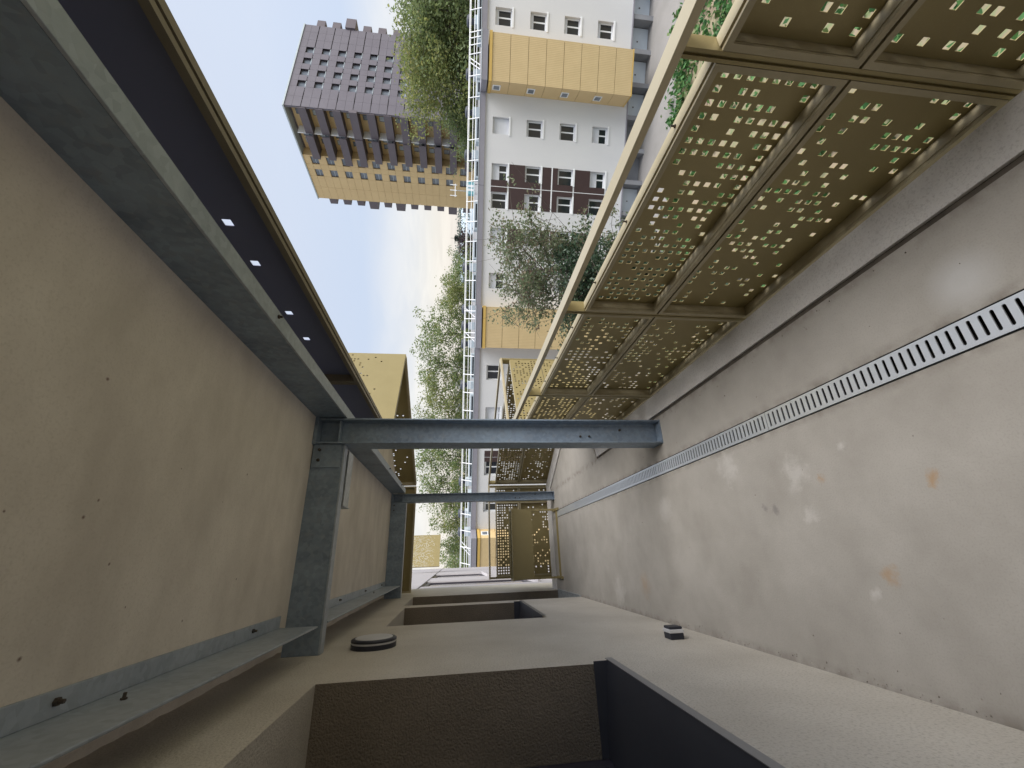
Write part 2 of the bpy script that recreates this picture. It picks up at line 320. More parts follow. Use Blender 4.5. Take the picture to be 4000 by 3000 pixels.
# ------------------------------------------------------------------ floor
fl = MB()
inner = bay(0.226, 0.306, 0.966, 6.852)
fl.prism([(WALL-0.02, Y0), (0.531, Y0), (0.531, 6.53), (WALL-0.02, 6.53)], -0.2, 0)
fl.prism([(0.636, Y0), (0.966, Y0)] + inner + [(0.636, 6.852)], -0.2, 0)
fl.prism([(WALL-0.02, 6.531), (0.6355, 6.531), (0.6355, 6.852), (WALL-0.02, 6.852)], -0.2, 0)
struct(fl.build('walkway_floor', 'floor'))
kb = MB(); i2 = bay(0.20, 0.28, 0.992, 6.878); o2 = bay(0.045, 0.045, 1.148, 7.19)
kb.prism([(0.992, Y0), (1.148, Y0), o2[0], i2[0]], -0.2, 0.004)
kb.prism([i2[0], o2[0], o2[1], i2[1]], -0.2, 0.004)
kb.prism([i2[1], o2[1], o2[2], i2[2]], -0.2, 0.004)
kb.prism([i2[2], o2[2], (WALL-0.02, 7.19), (WALL-0.02, 6.878)], -0.2, 0.004)
struct(kb.build('floor_kerb', 'kerb'))
gr = MB(); gi = bay(0.232, 0.312, 0.958, 6.845); go = bay(0.195, 0.275, 0.997, 6.885)
gr.prism([(0.958, Y0), (0.997, Y0), go[0], gi[0]], -0.19, -0.012); gr.prism([gi[0], go[0], go[1], gi[1]], -0.19, -0.012)
gr.prism([gi[1], go[1], go[2], gi[2]], -0.19, -0.012); gr.prism([gi[2], go[2], (WALL-0.02, 6.885), (WALL-0.02, 6.845)], -0.19, -0.012)
struct(gr.build('floor_joint', 'groove'))

# drain: dark channel under slotted grates
dr = MB().box(0.5315, 0.6355, Y0, 6.529, -0.12, -0.07)
dr.box(0.5315, 0.5335, Y0, 6.529, -0.07, -0.001).box(0.6335, 0.6355, Y0, 6.529, -0.07, -0.001)
struct(dr.build('drain_channel', 'black'))
def grate_mesh(L_, slots=True):
    m = MB(); w = 0.0925; zt = 0.0; zb = -0.004
    n = int((L_-0.012)/0.0305) if slots else 0
    y = (L_-n*0.0305)/2
    if not slots: m.box(0, w, 0.002, L_-0.002, -0.02, 0); return m
    m.box(0, w, 0.0015, y, zb, zt); m.box(0, w, L_-y, L_-0.0015, zb, zt)
    a = 0.0053; x0, x1 = 0.0135, w-0.0105
    for i in range(n):
        c = y+(i+.5)*0.0305; h = 0.01525
        caps = [(x0+a, c-a), (x1-a, c-a), (x1-a*.3, c-a*.7), (x1, c), (x1-a*.3, c+a*.7), (x1-a, c+a), (x0+a, c+a), (x0+a*.3, c+a*.7), (x0, c), (x0+a*.3, c-a*.7)]
        rect = [(x0+a, c-h), (x1-a, c-h), (w, c-h), (w, c), (w, c+h), (x1-a, c+h), (x0+a, c+h), (0, c+h), (0, c), (0, c-h)]
        b = len(m.v); k = 10
        m.v += [(x, yy, zt) for x, yy in rect]+[(x, yy, zt) for x, yy in caps]+[(x, yy, zb) for x, yy in caps]
        for j in range(k):
            j2 = (j+1) % k
            m.f.append((b+j, b+j2, b+k+j2, b+k+j)); m.f.append((b+k+j, b+k+j2, b+2*k+j2, b+2*k+j))
    m.box(0, 0.002, 0.0015, L_-0.0015, -0.02, zt-0.0003); m.box(w-0.002, w, 0.0015, L_-0.0015, -0.02, zt-0.0003)
    return m
gm = grate_mesh(1.2375).mesh('drain_grate', 'steel')
GL = ['slotted steel drain grate running out of the frame beside the pale floor patch', 'slotted steel drain grate just before the large steel post', 'slotted steel drain grate at the foot of the large steel post',
      'slotted steel drain grate midway between the two steel posts', 'slotted steel drain grate that ends at the plain cover plate']
ys = [-0.66, 0.58, 1.818, 3.056, 4.294]
for i, y in enumerate(ys):
    tag(obj('drain_grate', gm, loc=(0.538, y, 0.001)), GL[i], 'drain grate', 'drain grates along the walkway')
tag(grate_mesh(0.985, False).build('drain_cover', 'steel', loc=(0.538, 5.534, 0.001)), 'plain steel cover plate at the far end of the slotted drain', 'drain cover')

# ------------------------------------------------------------------ ceiling slab
rng = random.Random(4)
edge = []
yy = 8.5
while yy > Y0: edge.append((-0.457+rng.uniform(-.003, .003), yy)); yy -= 0.05
bo = bay(0.05, 0.05, 1.15, 7.18)
cl = MB().prism([(-0.457, Y0), (1.15, Y0)] + bo + [(0.4, 8.5)] + edge, 2.53, 2.70)
struct(cl.build('ceiling', 'ceiling'))
struct(MB().prism([(-0.49, Y0), (1.15, Y0)] + bo + [(-0.49, 7.18)], 5.2, 5.4).build('upper_slab', 'ceiling'))

# ------------------------------------------------------------------ our own building: wall, windows, door recess
home = thing('apartment_building', 'beige rendered apartment wall with deep window recesses along the walkway', 'building', (WALL, 0, 0))
OPEN = [(0.85, 2.28, 0.80, 2.152, 0.36), (3.95, 5.30, 0.79, 2.10, 0.42), (5.56, 6.74, 0.0, 2.14, 0.60)]
def wall_face(b, ys, zs, opens, x=0.0, ax='x', rev=None):
    rb = rev or b
    P = (lambda x, y, z: (x, y, z)) if ax == 'x' else (lambda x, y, z: (y, x, z))
    for i in range(len(ys)-1):
        for j in range(len(zs)-1):
            c = ((ys[i]+ys[i+1])/2, (zs[j]+zs[j+1])/2)
            if any(o[0] < c[0] < o[1] and o[2] < c[1] < o[3] for o in opens): continue
            b.quad(P(x, ys[i], zs[j]), P(x, ys[i+1], zs[j]), P(x, ys[i+1], zs[j+1]), P(x, ys[i], zs[j+1]))
    for (a, c, z0, z1, d) in opens:
        dx = x-d if ax == 'x' else x+d
        rb.quad(P(x, a, z0), P(x, a, z1), P(dx, a, z1), P(dx, a, z0)); rb.quad(P(x, c, z0), P(dx, c, z0), P(dx, c, z1), P(x, c, z1))
        (b if x == 0.0 and rev is not None else rb).quad(P(x, a, z1), P(x, c, z1), P(dx, c, z1), P(dx, a, z1)); rb.quad(P(x, a, z0), P(dx, a, z0), P(dx, c, z0), P(x, c, z0))
w = MB()
ysb = sorted({Y0, 8.6} | {o[0] for o in OPEN} | {o[1] for o in OPEN}); zsb = sorted({-13.45, 0.0, 11.0} | {o[2] for o in OPEN} | {o[3] for o in OPEN})
wall_face(w, ysb, zsb, OPEN, rev=MB())
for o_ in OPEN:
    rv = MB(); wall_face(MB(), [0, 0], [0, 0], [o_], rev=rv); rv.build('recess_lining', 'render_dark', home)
w.quad((0, 8.6, -13.45), (-9, 8.6, -13.45), (-9, 8.6, 11), (0, 8.6, 11)); w.quad((-9, Y0, -13.45), (0, Y0, -13.45), (0, Y0, 11), (-9, Y0, 11))
w.quad((0, Y0, 11), (0, 8.6, 11), (-9, 8.6, 11), (-9, Y0, 11)); w.quad((-9, Y0, -13.45), (-9, Y0, 11), (-9, 8.6, 11), (-9, 8.6, -13.45))
w.build('wall', 'render', home)
MB().box(0.002, 1.64, -1.95, -1.75, 0.002, 2.528).build('unseen_end_wall', 'render_dark', home)  # unseen wall behind the camera, added dark to block light from behind
for (a, c, z0, z1, d) in OPEN[:2]:
    f = MB().box(-d-0.05, -d, a, a+0.07, z0, z1).box(-d-0.05, -d, c-0.07, c, z0, z1).box(-d-0.05, -d, a+0.07, c-0.07, z0, z0+0.08).box(-d-0.05, -d, a+0.07, c-0.07, z1-0.07, z1).box(-d-0.05, -d+0.003, (a+c)/2-0.04, (a+c)/2+0.04, z0+0.08, z1-0.07)
    fo = f.build('window', 'frame_dark', home, bevel=0.003)
    MB().box(-d-0.035, -d-0.025, a+0.07, (a+c)/2-0.04, z0+0.08, z1-0.07).build('pane', 'glass', fo)
    MB().box(-d-0.035, -d-0.025, (a+c)/2+0.04, c-0.07, z0+0.08, z1-0.07).build('pane', 'glass', fo)
    s = MB()
    zi, zo = z0+0.055, z0+0.018
    s.quad((-d+0.002, a+0.003, zi), (-d+0.002, c-0.003, zi), (0.016, c-0.003, zo), (0.016, a+0.003, zo))
    s.quad((-d+0.002, a+0.003, zi-0.004), (0.016, a+0.003, zo-0.004), (0.016, c-0.003, zo-0.004), (-d+0.002, c-0.003, zi-0.004))
    for y in (a+0.004, c-0.007):
        s.prism([(-d+0.003, y), (0.012, y), (0.012, y+0.003), (-d+0.003, y+0.003)], zo, zi+0.03)
    so_ = s.build('sill', 'sill', home)
    MB().box(0.0165, 0.0195, a-0.012, c+0.012, zo-0.03, zo+0.002).build('drip_edge', 'sill_edge', so_)
(a, c, z0, z1, d) = OPEN[2]
do = MB().box(-d-0.05, -d, a, a+0.08, 0, z1).box(-d-0.05, -d, c-0.08, c, 0, z1).box(-d-0.05, -d, a+0.08, c-0.08, z1-0.08, z1).box(-d-0.045, -d-0.01, a+0.08, c-0.08, 0.0, z1-0.08).build('door', 'frame_dark', home)
MB().box(-d-0.01, -d+0.05, a+0.14, a+0.18, 0.95, 1.10).build('handle', 'galv_pale', do)
# threshold grating
t = thing('doormat_grating', 'ribbed galvanised grating on the floor of the far door recess', 'grating', (WALL, 5.56, 0))
g = MB()
for k in range(42): g.box(-0.55, 0.012, 0.012+k*0.0275, 0.018+k*0.0275, 0.002, 0.022)
stuff(g.build('bearing_bar', 'galv_pale', t))
MB().box(-0.55, 0.014, 0.0, 0.006, 0.002, 0.024).box(-0.55, 0.014, 1.168, 1.174, 0.002, 0.024).box(0.0145, 0.0185, 0.0, 1.174, 0.002, 0.024).build('edge_frame', 'galv_pale', t)

# lamps
t = thing('wall_lamp', 'round black bulkhead lamp with white band and opal disc, high on the wall', 'lamp', (WALL, 3.08, 2.045))
MB().lathe([(0.136, 0.0), (0.136, 0.026)], 48, 'x').build('base', 'plastic_black', t)
MB().lathe([(0.133, 0.0262), (0.133, 0.036)], 48, 'x').build('band', 'plastic_white', t)
MB().lathe([(0.136, 0.0362), (0.137, 0.046), (0.128, 0.052), (0.114, 0.0525)], 48, 'x').build('rim', 'plastic_black', t)
MB().lathe([(0.113, 0.0527), (0.108, 0.057), (0.07, 0.060)], 48, 'x').build('diffuser', 'plastic_white', t)
t = thing('step_light', 'small square black wall light with a white band, just above the floor', 'lamp', (WALL, 2.735, 0.235))
MB().box(0, 0.034, -0.045, 0.045, -0.042, 0.042).build('base', 'plastic_black', t, bevel=0.004)
MB().box(0.0342, 0.054, -0.047, 0.047, -0.044, 0.044).build('band', 'plastic_white', t, bevel=0.003)
MB().box(0.0542, 0.068, -0.043, 0.043, -0.040, 0.040).build('cap', 'plastic_black', t, bevel=0.006)

# next stair block, painted pale lilac
nb = thing('neighbouring_block', 'pale lilac building wall beyond the end of the walkway, with tall grey windows', 'building', (-0.50, 0, 0))
LO = [(9.35, 11.3, -0.15, 2.235, 0.03), (13.3, 16.0, 0.62, 2.235, 0.03)]
w = MB(); wall_face(w, sorted({8.62, 26.0} | {o[0] for o in LO} | {o[1] for o in LO}), sorted({-13.45, 2.236, 2.25, 6.5} | {o[2] for o in LO} | {o[3] for o in LO}), LO)
w.quad((0, 26, -13.45), (-9, 26, -13.45), (-9, 26, 6.5), (0, 26, 6.5)); w.quad((0, 8.62, 6.5), (0, 26, 6.5), (-9, 26, 6.5), (-9, 8.62, 6.5))
w.build('wall', 'lilac', nb)
MB().box(0.001, 0.012, 8.65, 26.0, 2.237, 2.252).build('joint_strip', 'fascia', nb)
for (a, c, z0, z1, d) in LO:
    fo = MB().box(-d-0.05, -d, a, a+0.1, z0, z1).box(-d-0.05, -d, c-0.1, c, z0, z1).box(-d-0.05, -d, a+.1, c-.1, z0, z0+.1).box(-d-0.05, -d, a+.1, c-.1, z1-.1, z1).build('window', 'frame_dark', nb)
    MB().box(-d-0.03, -d-0.02, a+.1, c-.1, z0+.1, z1-.1).build('pane', 'glass', fo)
    MB().box(-0.04, 0.05, a-0.05, c+0.05, z0-0.05, z0-0.002).build('sill', 'lilac', nb)

# ------------------------------------------------------------------ steel frame
def hexbolt(b, c, n, r=0.014, h=0.012):
    c = Vector(c); n = Vector(n); b.tube([c, c+n*h], r, 6); b.tube([c+n*h, c+n*(h+0.012)], r*.55, 6)
def column(label, x0, x1, yc, d):
    t = thing('steel_post', label, 'steel post', ((x0+x1)/2, yc, 0), 0, 'galvanised posts of the walkway')
    hw = (x1-x0)/2; tf = 0.011
    MB().box(-hw, -hw+tf, -d, d, 0.004, 2.505).build('flange', 'galv_dark', t, bevel=0.002)
    MB().box(hw-tf, hw, -d, d, 0.004, 2.505).build('flange', 'galv_dark', t, bevel=0.002)
    w = MB(); r = 0.016
    # web with rolled fillets
    pr = [(-hw+tf+.0005, -.0045-r), (-hw+tf+r*.3, -.0045-r*.3), (-hw+tf+r, -.0045), (hw-tf-r, -.0045), (hw-tf-r*.3, -.0045-r*.3), (hw-tf-.0005, -.0045-r),
          (hw-tf-.0005, .0045+r), (hw-tf-r, .0045), (-hw+tf+r, .0045), (-hw+tf+.0005, .0045+r)]
    w.prism(pr, 0.006, 2.504); w.build('web', 'galv_dark', t)
    MB().box(-hw-.008, hw+.006, -d-.004, d+.02, 2.506, 2.5295).build('end_plate', 'galv_dark', t, bevel=0.002)
    MB().box(-hw-.004, hw+.004, -d-.004, d+.004, -0.01, 0.0035).build('base_plate', 'galv_dark', t)
    b = MB()
    MB().box(-hw+tf+.002, hw-tf-.002, -d+.02, -.006, 2.36, 2.37).build('stiffener', 'galv_dark', t)
    for z in (0.55, 0.62): hexbolt(b, (-0.02, -.0046, z), (0, -1, 0), .009, .006)
    hexbolt(b, (0.03, -.0046, 0.30), (0, -1, 0), .010, .006)
    b.build('bolt', 'bolt', t)
column('large galvanised H-section steel post in the middle of the picture', 0.757, 0.936, 2.975, 0.088)
column('thinner galvanised steel post farther along, in front of the end railing', 0.812, 0.940, 6.69, 0.065)

def beam_y(label, xw, y0, y1, z0, z1, grp):       # channel: web on the inside, flanges outward
    t = thing('steel_beam', label, 'steel beam', (xw, y0, 0), 0, grp); L_ = y1-y0
    MB().box(0, 0.008, 0, L_, z0+.0115, z1-.0005).build('web', 'galv_dark', t)  # web darker, flange lighter: shade and floor bounce painted into the steel
    MB().box(-0.0005, 0.072, 0, L_, z0, z0+0.011).build('flange', 'galv', t, bevel=0.002)
    b = MB()
    for y in (L_*.22, L_*.55, L_*.86): hexbolt(b, (0.045, y, z0), (0, 0, -1), .009, .006)
    b.build('bolt', 'bolt', t)
beam_y('long galvanised edge beam under the slab, from the top left corner to the large post', 0.944, Y0, 2.885, 2.325, 2.53, 'edge beams of the slab')
beam_y('galvanised edge beam under the slab between the large post and the thinner post', 0.944, 2.885, 6.62, 2.325, 2.53, 'edge beams of the slab')
def beam_x(label, x0, x1, y, z0, z1):
    t = thing('cross_beam', label, 'steel beam', (x0, y, 0), 0, 'cross beams under the slab'); L_ = x1-x0
    MB().box(0, L_, 0, 0.008, z0+.0115, z1-.0005).build('web', 'galv_dark', t)  # cross beam likewise: shade in the web colour, bounce light in the flange
    MB().box(0, L_, -0.0005, 0.076, z0, z0+0.011).build('flange', 'galv', t, bevel=0.002)
    MB().box(L_-.16, L_-.002, -0.012, -0.001, z0+.02, z1-.01).build('end_plate', 'galv_dark', t)
    b = MB()
    for dx in (.04, .11): hexbolt(b, (L_-dx, -0.012, z1-.05), (0, -1, 0), .011, .009); 
    b.build('bolt', 'bolt', t)
beam_x('broad cross beam bolted between the large steel post and the wall', -0.488, 0.755, 2.92, 2.318, 2.53)
beam_x('narrower cross beam between the thinner steel post and the wall', -0.488, 0.81, 6.64, 2.30, 2.53)
def angle(label, y0, y1, dents=False):
    t = thing('wall_angle', label, 'steel angle', (-0.325, y0, 2.53), 0, 'steel angles along the wall'); L_ = y1-y0
    MB().box(0.0, 0.060, 0, L_, -0.0105, -0.0005).build('horizontal_leg', 'galv', t, bevel=0.002)
    MB().box(-0.010, -0.0002, 0, L_, -0.215, -0.0006).build('vertical_leg', 'galv', t, bevel=0.003)
    b = MB(); k = 0
    y = L_-0.35
    while y > 0 and k < 5: hexbolt(b, (0.034, y, -0.0105), (0, 0, -1), .010, .008); y -= 1.08; k += 1
    y = L_-1.3
    hexbolt(b, (-0.0002, y, -0.085), (1, 0, 0), .008, .005)
    b.build('bolt', 'bolt', t)
angle('pale galvanised angle running along the wall top towards the camera', Y0, 2.80)
angle('pale galvanised angle along the wall top between the two cross beams', 3.005, 6.60)
t = thing('steel_bracket', 'short pale steel bracket behind the broad cross beam, beside the large post', 'bracket', (0.365, 3.11, 0))
MB().box(0, 0.39, 0, 0.14, 2.335, 2.345).build('plate', 'galv_pale', t)
MB().box(0, 0.39, 0.13, 0.14, 2.3455, 2.529).build('web', 'galv', t)
MB().box(-0.004, -0.0002, -0.01, 0.15, 2.325, 2.529).build('end_plate', 'galv', t)

# ------------------------------------------------------------------ perforated railings
def sheet_mesh(W, H, dens, seed, pitch=0.0408, hole=0.0208, t=0.003):
    rg = random.Random(seed); m = MB()
    nu = max(1, int((W-0.02)/pitch)); nz = max(1, int((H-0.02)/pitch)); mu = (W-nu*pitch)/2; mz = (H-nz*pitch)/2
    us = [0]+[mu+i*pitch for i in range(nu+1)]+[W]; zs = [0]+[mz+i*pitch for i in range(nz+1)]+[H]
    g = (pitch-hole)/2; y0, y1 = -t/2, t/2
    for i in range(len(us)-1):
        for j in range(len(zs)-1):
            a, b, c, d = us[i], us[i+1], zs[j], zs[j+1]
            inside = 0 < i < len(us)-2 and 0 < j < len(zs)-2
            if inside and rg.random() < dens((i-.5)/nu, (j-.5)/nz):
                n = len(m.v); A, B, C, D = a+g, b-g, c+g, d-g
                O = [(a, c), (b, c), (b, d), (a, d)]; I = [(A, C), (B, C), (B, D), (A, D)]
                m.v += [(x, y0, z) for x, z in O]+[(x, y0, z) for x, z in I]+[(x, y1, z) for x, z in O]+[(x, y1, z) for x, z in I]
                for k in range(4):
                    k2 = (k+1) % 4
                    m.f += [(n+k, n+k2, n+4+k2, n+4+k), (n+8+k2, n+8+k, n+12+k, n+12+k2), (n+4+k, n+4+k2, n+12+k2, n+12+k)]
            else:
                m.quad((a, y0, c), (b, y0, c), (b, y0, d), (a, y0, d)); m.quad((b, y1, c), (a, y1, c), (a, y1, d), (b, y1, d))
    for (p, q) in (((0, 0), (W, 0)), ((W, 0), (W, H)), ((W, H), (0, H)), ((0, H), (0, 0))):
        m.quad((p[0], y0, p[1]), (q[0], y0, q[1]), (q[0], y1, q[1]), (p[0], y1, p[1]))
    return m
def ring(m, u0, u1, z0, z1, ya, yb, tk):
    m.box(u0, u1, ya, yb, z0, z0+tk); m.box(u0, u1, ya, yb, z1-tk, z1)
    m.box(u0, u0+tk, ya, yb, z0+tk, z1-tk); m.box(u1-tk, u1, ya, yb, z0+tk, z1-tk)
def frame_with_sheet(parent, u0, u1, z0, z1, dens, seed):
    m = MB()
    ring(m, u0, u1, z0, z1, -0.058, -0.018, 0.018)                 # carrying frame, behind the shadow gap
    ring(m, u0+.0004, u1-.0004, z0+.0008, z1-.0035, -0.0095, -0.001, 0.0185)    # retaining lip in front
    ring(m, u0+.010, u1-.010, z0+.010, z1-.012, -0.0178, -0.0097, 0.006)
    f = m.build('panel_frame', 'gold_ledge', parent)
    s = sheet_mesh(u1-u0-0.004, z1-z0-0.004, dens, seed).mesh('perforated_sheet', 'gold')
    obj('perforated_sheet', s, f, (u0+0.002, -0.0605, z0+0.002))
    b = MB()
    k = max(2, int((u1-u0)/0.4))
    for i in range(k): hexbolt(b, (u0+(i+.5)*(u1-u0)/k, -0.038, z1), (0, 0, 1), .006, .003)
    b.build('screw', 'bolt', f)
PAT = ['111111111', '110110001', '111111100', '111011111', '110010111', '111111011', '011111101', '010001111', '001100111', '100111101', '110110011', '111101111',
       '111111110', '101110110', '111111111', '101001010', '110111001', '001110110', '111011111', '111111111', '011001101', '111110011', '100111111', '110011110']
def pattern(x, z):
    i = int(x*29); j = 8-int(z*9)
    return (1.0 if PAT[i][max(0, min(8, j))] == '1' else 0.0) if i < len(PAT) else 0.7
def railing(label, p0, p1, posts, zb=0.0, base=-0.055, dens=(0.6, 0.28), seed=1, group=None, pat=-1):
    p0 = Vector(p0); p1 = Vector(p1); d = p1-p0; L_ = d.length
    t = thing('railing', label, 'railing', (p0.x, p0.y, zb), math.atan2(d.y, d.x), group)
    MB().box(-0.0, L_, -0.066, 0.0, 0.985, 1.010).build('handrail', 'gold_rail', t, bevel=0.002)
    for u in posts:
        m = MB().box(u-.014, u-.004, -0.063, -0.002, base-.10, 0.9845).box(u+.004, u+.014, -0.063, -0.002, base-.10, 0.9845).box(u-.0039, u+.0039, -0.05, -0.012, base-.1, 0.984)
        m.build('post', 'gold', t)
    for i in range(len(posts)-1):
        a, b = posts[i]+.015, posts[i+1]-.015
        if b-a < 0.05: continue
        du = dens[0] if callable(dens[0]) else (lambda x, z, q=dens[0]: q)
        dl = dens[1] if callable(dens[1]) else (lambda x, z, q=dens[1]: q)
        frame_with_sheet(t, a, b, 0.484, 0.888, pattern if i == pat else du, seed*97+i*2)
        frame_with_sheet(t, a, b, base, 0.479, dl, seed*97+i*2+1)
    return t
posts = [0.59+1.235*k for k in range(-3, 4)]
yr0 = posts[0]
GR = 'perforated champagne railings of the walkway'
railing('long perforated champagne railing beside the drain, nearest the camera', (1.19, yr0-0.016), (1.19, 4.31), [p-yr0+0.016 for p in posts], seed=3, group=GR,
        dens=(lambda x, z: 0.64, lambda x, z: 0.26+0.16*z), pat=3)
LA = (KC-K0).length; LB = (KE-KC).length
railing('perforated railing turned outwards, its sunlit outer face seen beyond the long railing', K0+dA*0.02, KC, [0.03, LA-.035], seed=11, group=GR, dens=(0.62, 0.42))
railing('perforated railing turned back inwards, just right of the large post', KC, KE, [0.02, LB/2, LB-.02], seed=17, group=GR, dens=(lambda x, z: 0.72, lambda x, z: 0.30))
railing('perforated railing closing the far end of the walkway behind the planter box', (KE.x, YEND), (WALL+.16, YEND), [0.03, 0.28, (KE.x-WALL-.16)-.02], seed=23, group=GR,
        dens=(lambda x, z: 0.55+0.4*z, lambda x, z: 0.30))

# upper storey: tall skirt sheets with the railing above
def upper(label, p0, p1, zb, joints, seed, hole_h=0.22, group='perforated parapets of the storey above', top=3.6, skin='gold', holes=None):
    p0 = Vector(p0); p1 = Vector(p1); d = p1-p0; L_ = d.length
    t = thing('parapet', label, 'parapet', (p0.x, p0.y, zb), math.atan2(d.y, d.x), group); H = top-zb
    for i in range(len(joints)-1):
        a, b = joints[i]+.004, joints[i+1]-.004
        m = MB(); ring(m, a, b, 0, H, -0.058, -0.030, 0.02); ring(m, a+.0004, b-.0004, 0.003, H-.003, -0.0215, -0.001, 0.026)
        ring(m, a+.012, b-.012, 0.013, H-.012, -0.0298, -0.0217, 0.008)
        f = m.build('panel_frame', 'bronze' if holes else 'gold_ledge', t)
        def dn(x, z, hh=hole_h, H=H):
            q = (z*H-hh)/0.5
            return 0.0 if q < -0.35 else (0.03 if q < 0 else min(0.45, 0.10+0.5*q))
        if holes:
            def dn(x, z, a=a, b=b, H=H):
                return 1.0 if any(abs(a+x*(b-a)-hx) < .0204 and abs(z*H-hz) < .0204 for hx, hz in holes) else (0.3 if z*H > 0.55 else 0.0)
        obj('perforated_sheet', sheet_mesh(b-a-.004, H-.004, dn, seed*31+i, hole=0.034 if holes else 0.0208).mesh('perforated_sheet', skin), f, (a+.002, -0.0605, .002))  # wider holes stand in for the bloom of light through them
        MB().box(a+.001, a+.012, -0.0575, -0.034, 0.021, H-.021).build('stile', 'gold', f)
    MB().box(0, L_, -0.066, 0, H+.1, H+.125).build('handrail', 'gold_ledge', t)
    return t
up0 = -6.0
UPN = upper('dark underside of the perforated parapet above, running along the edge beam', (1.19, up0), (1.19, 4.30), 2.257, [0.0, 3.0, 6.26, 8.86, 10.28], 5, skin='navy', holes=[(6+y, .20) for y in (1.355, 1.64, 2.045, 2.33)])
upper('sunlit outer face of the angled perforated parapet above, just right of the large post', K0+dA*0.02, KC+dA*0.02, 2.222, [0.0, LA+.02], 8, hole_h=0.42)
upper('inner face of the upper parapet turned back inwards, left of the large post', KC+dA*0.02, KE, 2.222, [0.0, LB*.5, LB], 9, hole_h=0.25)
upper('perforated parapet above the end railing, behind the narrower cross beam', (KE.x, YEND), (WALL+.02, YEND), 2.222, [0.0, KE.x-WALL-.02], 10, hole_h=0.3)
q0 = Vector((-0.30, 18.75)); q1 = q0+Vector((CA, SA))*1.42
upper('small distant sunlit perforated parapet in front of the trees, above the lilac wall', q0, q1, 2.20, [0.0, 1.42], 12, hole_h=0.2, top=3.4)

# planter box on legs
t = thing('planter_box', 'champagne sheet metal planter box on two legs before the end railing', 'planter', (-0.32, 6.50, 0))
W_ = 0.98
bx = MB().box(0, W_, 0, 0.004, 0.405, 0.70).box(0, W_, 0.236, 0.24, 0.405, 0.70).box(0, 0.004, 0.0041, 0.2359, 0.405, 0.70).box(W_-.004, W_, 0.0041, 0.2359, 0.405, 0.70).box(0.0041, W_-.0041, 0.0041, 0.2359, 0.405, 0.41)
bx.build('box', 'gold', t)
MB().box(-.012, W_+.012, -0.012, 0.012, 0.7002, 0.722).box(-.012, W_+.012, 0.228, 0.252, 0.7002, 0.722).box(-.012, .012, 0.0121, 0.2279, 0.7002, 0.722).box(W_-.012, W_+.012, 0.0121, 0.2279, 0.7002, 0.722).build('rim', 'gold', t)
for x in (0.0, W_-.028): MB().box(x, x+.028, 0.01, 0.05, 0.0255, 0.404).build('leg', 'gold', t)
for x in (-.004, W_-.028): MB().box(x, x+.034, -0.10, 0.24, 0.001, 0.025).build('foot', 'gold', t)
MB().box(.031, W_-.029, 0.01, 0.045, 0.002, 0.024).build('base_bar', 'gold', t)

# ------------------------------------------------------------------ ground, path
GZ = -13.45
TH = 0.52620; DIST = 34.7527
NV = Vector((math.sin(TH), math.cos(TH))); EV = Vector((math.cos(TH), -math.sin(TH)))
def onF(s, o=0.0): p = NV*(DIST+o)+EV*s; return (p.x, p.y)
struct(MB().prism([(-1500, -1500), (3000, -1500), (3000, 3000), (-1500, 3000)], GZ-.5, GZ).build('ground', 'soil'))
struct(MB().prism([onF(-60, -4.9), onF(60, -4.9), onF(60, 30), onF(-60, 30)], GZ+.001, GZ+.02).build('path', 'path'))

# ------------------------------------------------------------------ white apartment block opposite
opp = thing('apartment_block', 'long white apartment block opposite with yellow bays and square windows', 'building', (*onF(0), 0), -TH)
cols = [23.9, 16.1, 12.65, 10.48, 7.72, 4.12, -3.48, -7.1, -11.93, -15.28, -22.3, 27.6]
shut = {0: (.22, .22, .22, .22), 1: (1, .15, .12, .5), 2: (.5, .12, .12, .5), 3: (.1, .35, .15, 0.1), 4: (.82, .4, .2, .3), 5: (.48, .2, .5, .2), 6: (.1, .3, .6, .2), 7: (.9, .4, .3, .2), 8: (.15, .5, .2, .3), 9: (.2, .6, .2, .2), 10: (.3,)*4, 11: (.3,)*4}
HW = 0.625
wins = []
for ci, s in enumerate(cols):
    for r in range(4): wins.append((s-HW, s+HW, -2.08-2.7*r, -0.80-2.7*r, 0.27, ci, r))
S0, S1 = -25.0, 31.0; ZB = -11.68; ZT = -0.2
f = MB()
wall_face(f, sorted({S0, S1} | {w_[0] for w_ in wins} | {w_[1] for w_ in wins}), sorted({ZB, ZT} | {w_[2] for w_ in wins} | {w_[3] for w_ in wins}), [w_[:5] for w_ in wins], x=0.0, ax='y')
f.quad((S0, 0, ZB), (S0, 12, ZB), (S0, 12, ZT), (S0, 0, ZT)); f.quad((S1, 0, ZB), (S1, 0, ZT), (S1, 12, ZT), (S1, 12, ZB))
f.quad((S0, 12, ZB), (S1, 12, ZB), (S1, 12, ZT), (S0, 12, ZT)); f.quad((S0, 0, ZB), (S1, 0, ZB), (S1, 12, ZB), (S0, 12, ZB))
f.build('facade', 'white', opp)
MB().box(S0, S1, 0.3, 12, ZT-.1, 0.16).build('roof', 'roof', opp)
fr = MB(); W2 = 2*HW; H2 = 1.28
fr.box(0, .07, 0, .06, 0, H2).box(W2-.07, W2, 0, .06, 0, H2).box(.07, W2-.07, 0, .06, 0, .08).box(.07, W2-.07, 0, .06, H2-.08, H2).box(W2*.56-.05, W2*.56+.05, -0.003, .06, .08, H2-.08)
frm = fr.mesh('window', 'winwhite')
p1m = MB().box(.07, W2*.56-.05, .025, .035, .08, H2-.08).mesh('pane', 'glass'); p2m = MB().box(W2*.56+.05, W2-.07, .025, .035, .08, H2-.08).mesh('pane', 'glass')
silm = MB().box(-.08, W2+.08, -0.32, 0.02, -0.13, -0.005).mesh('sill', 'winwhite')
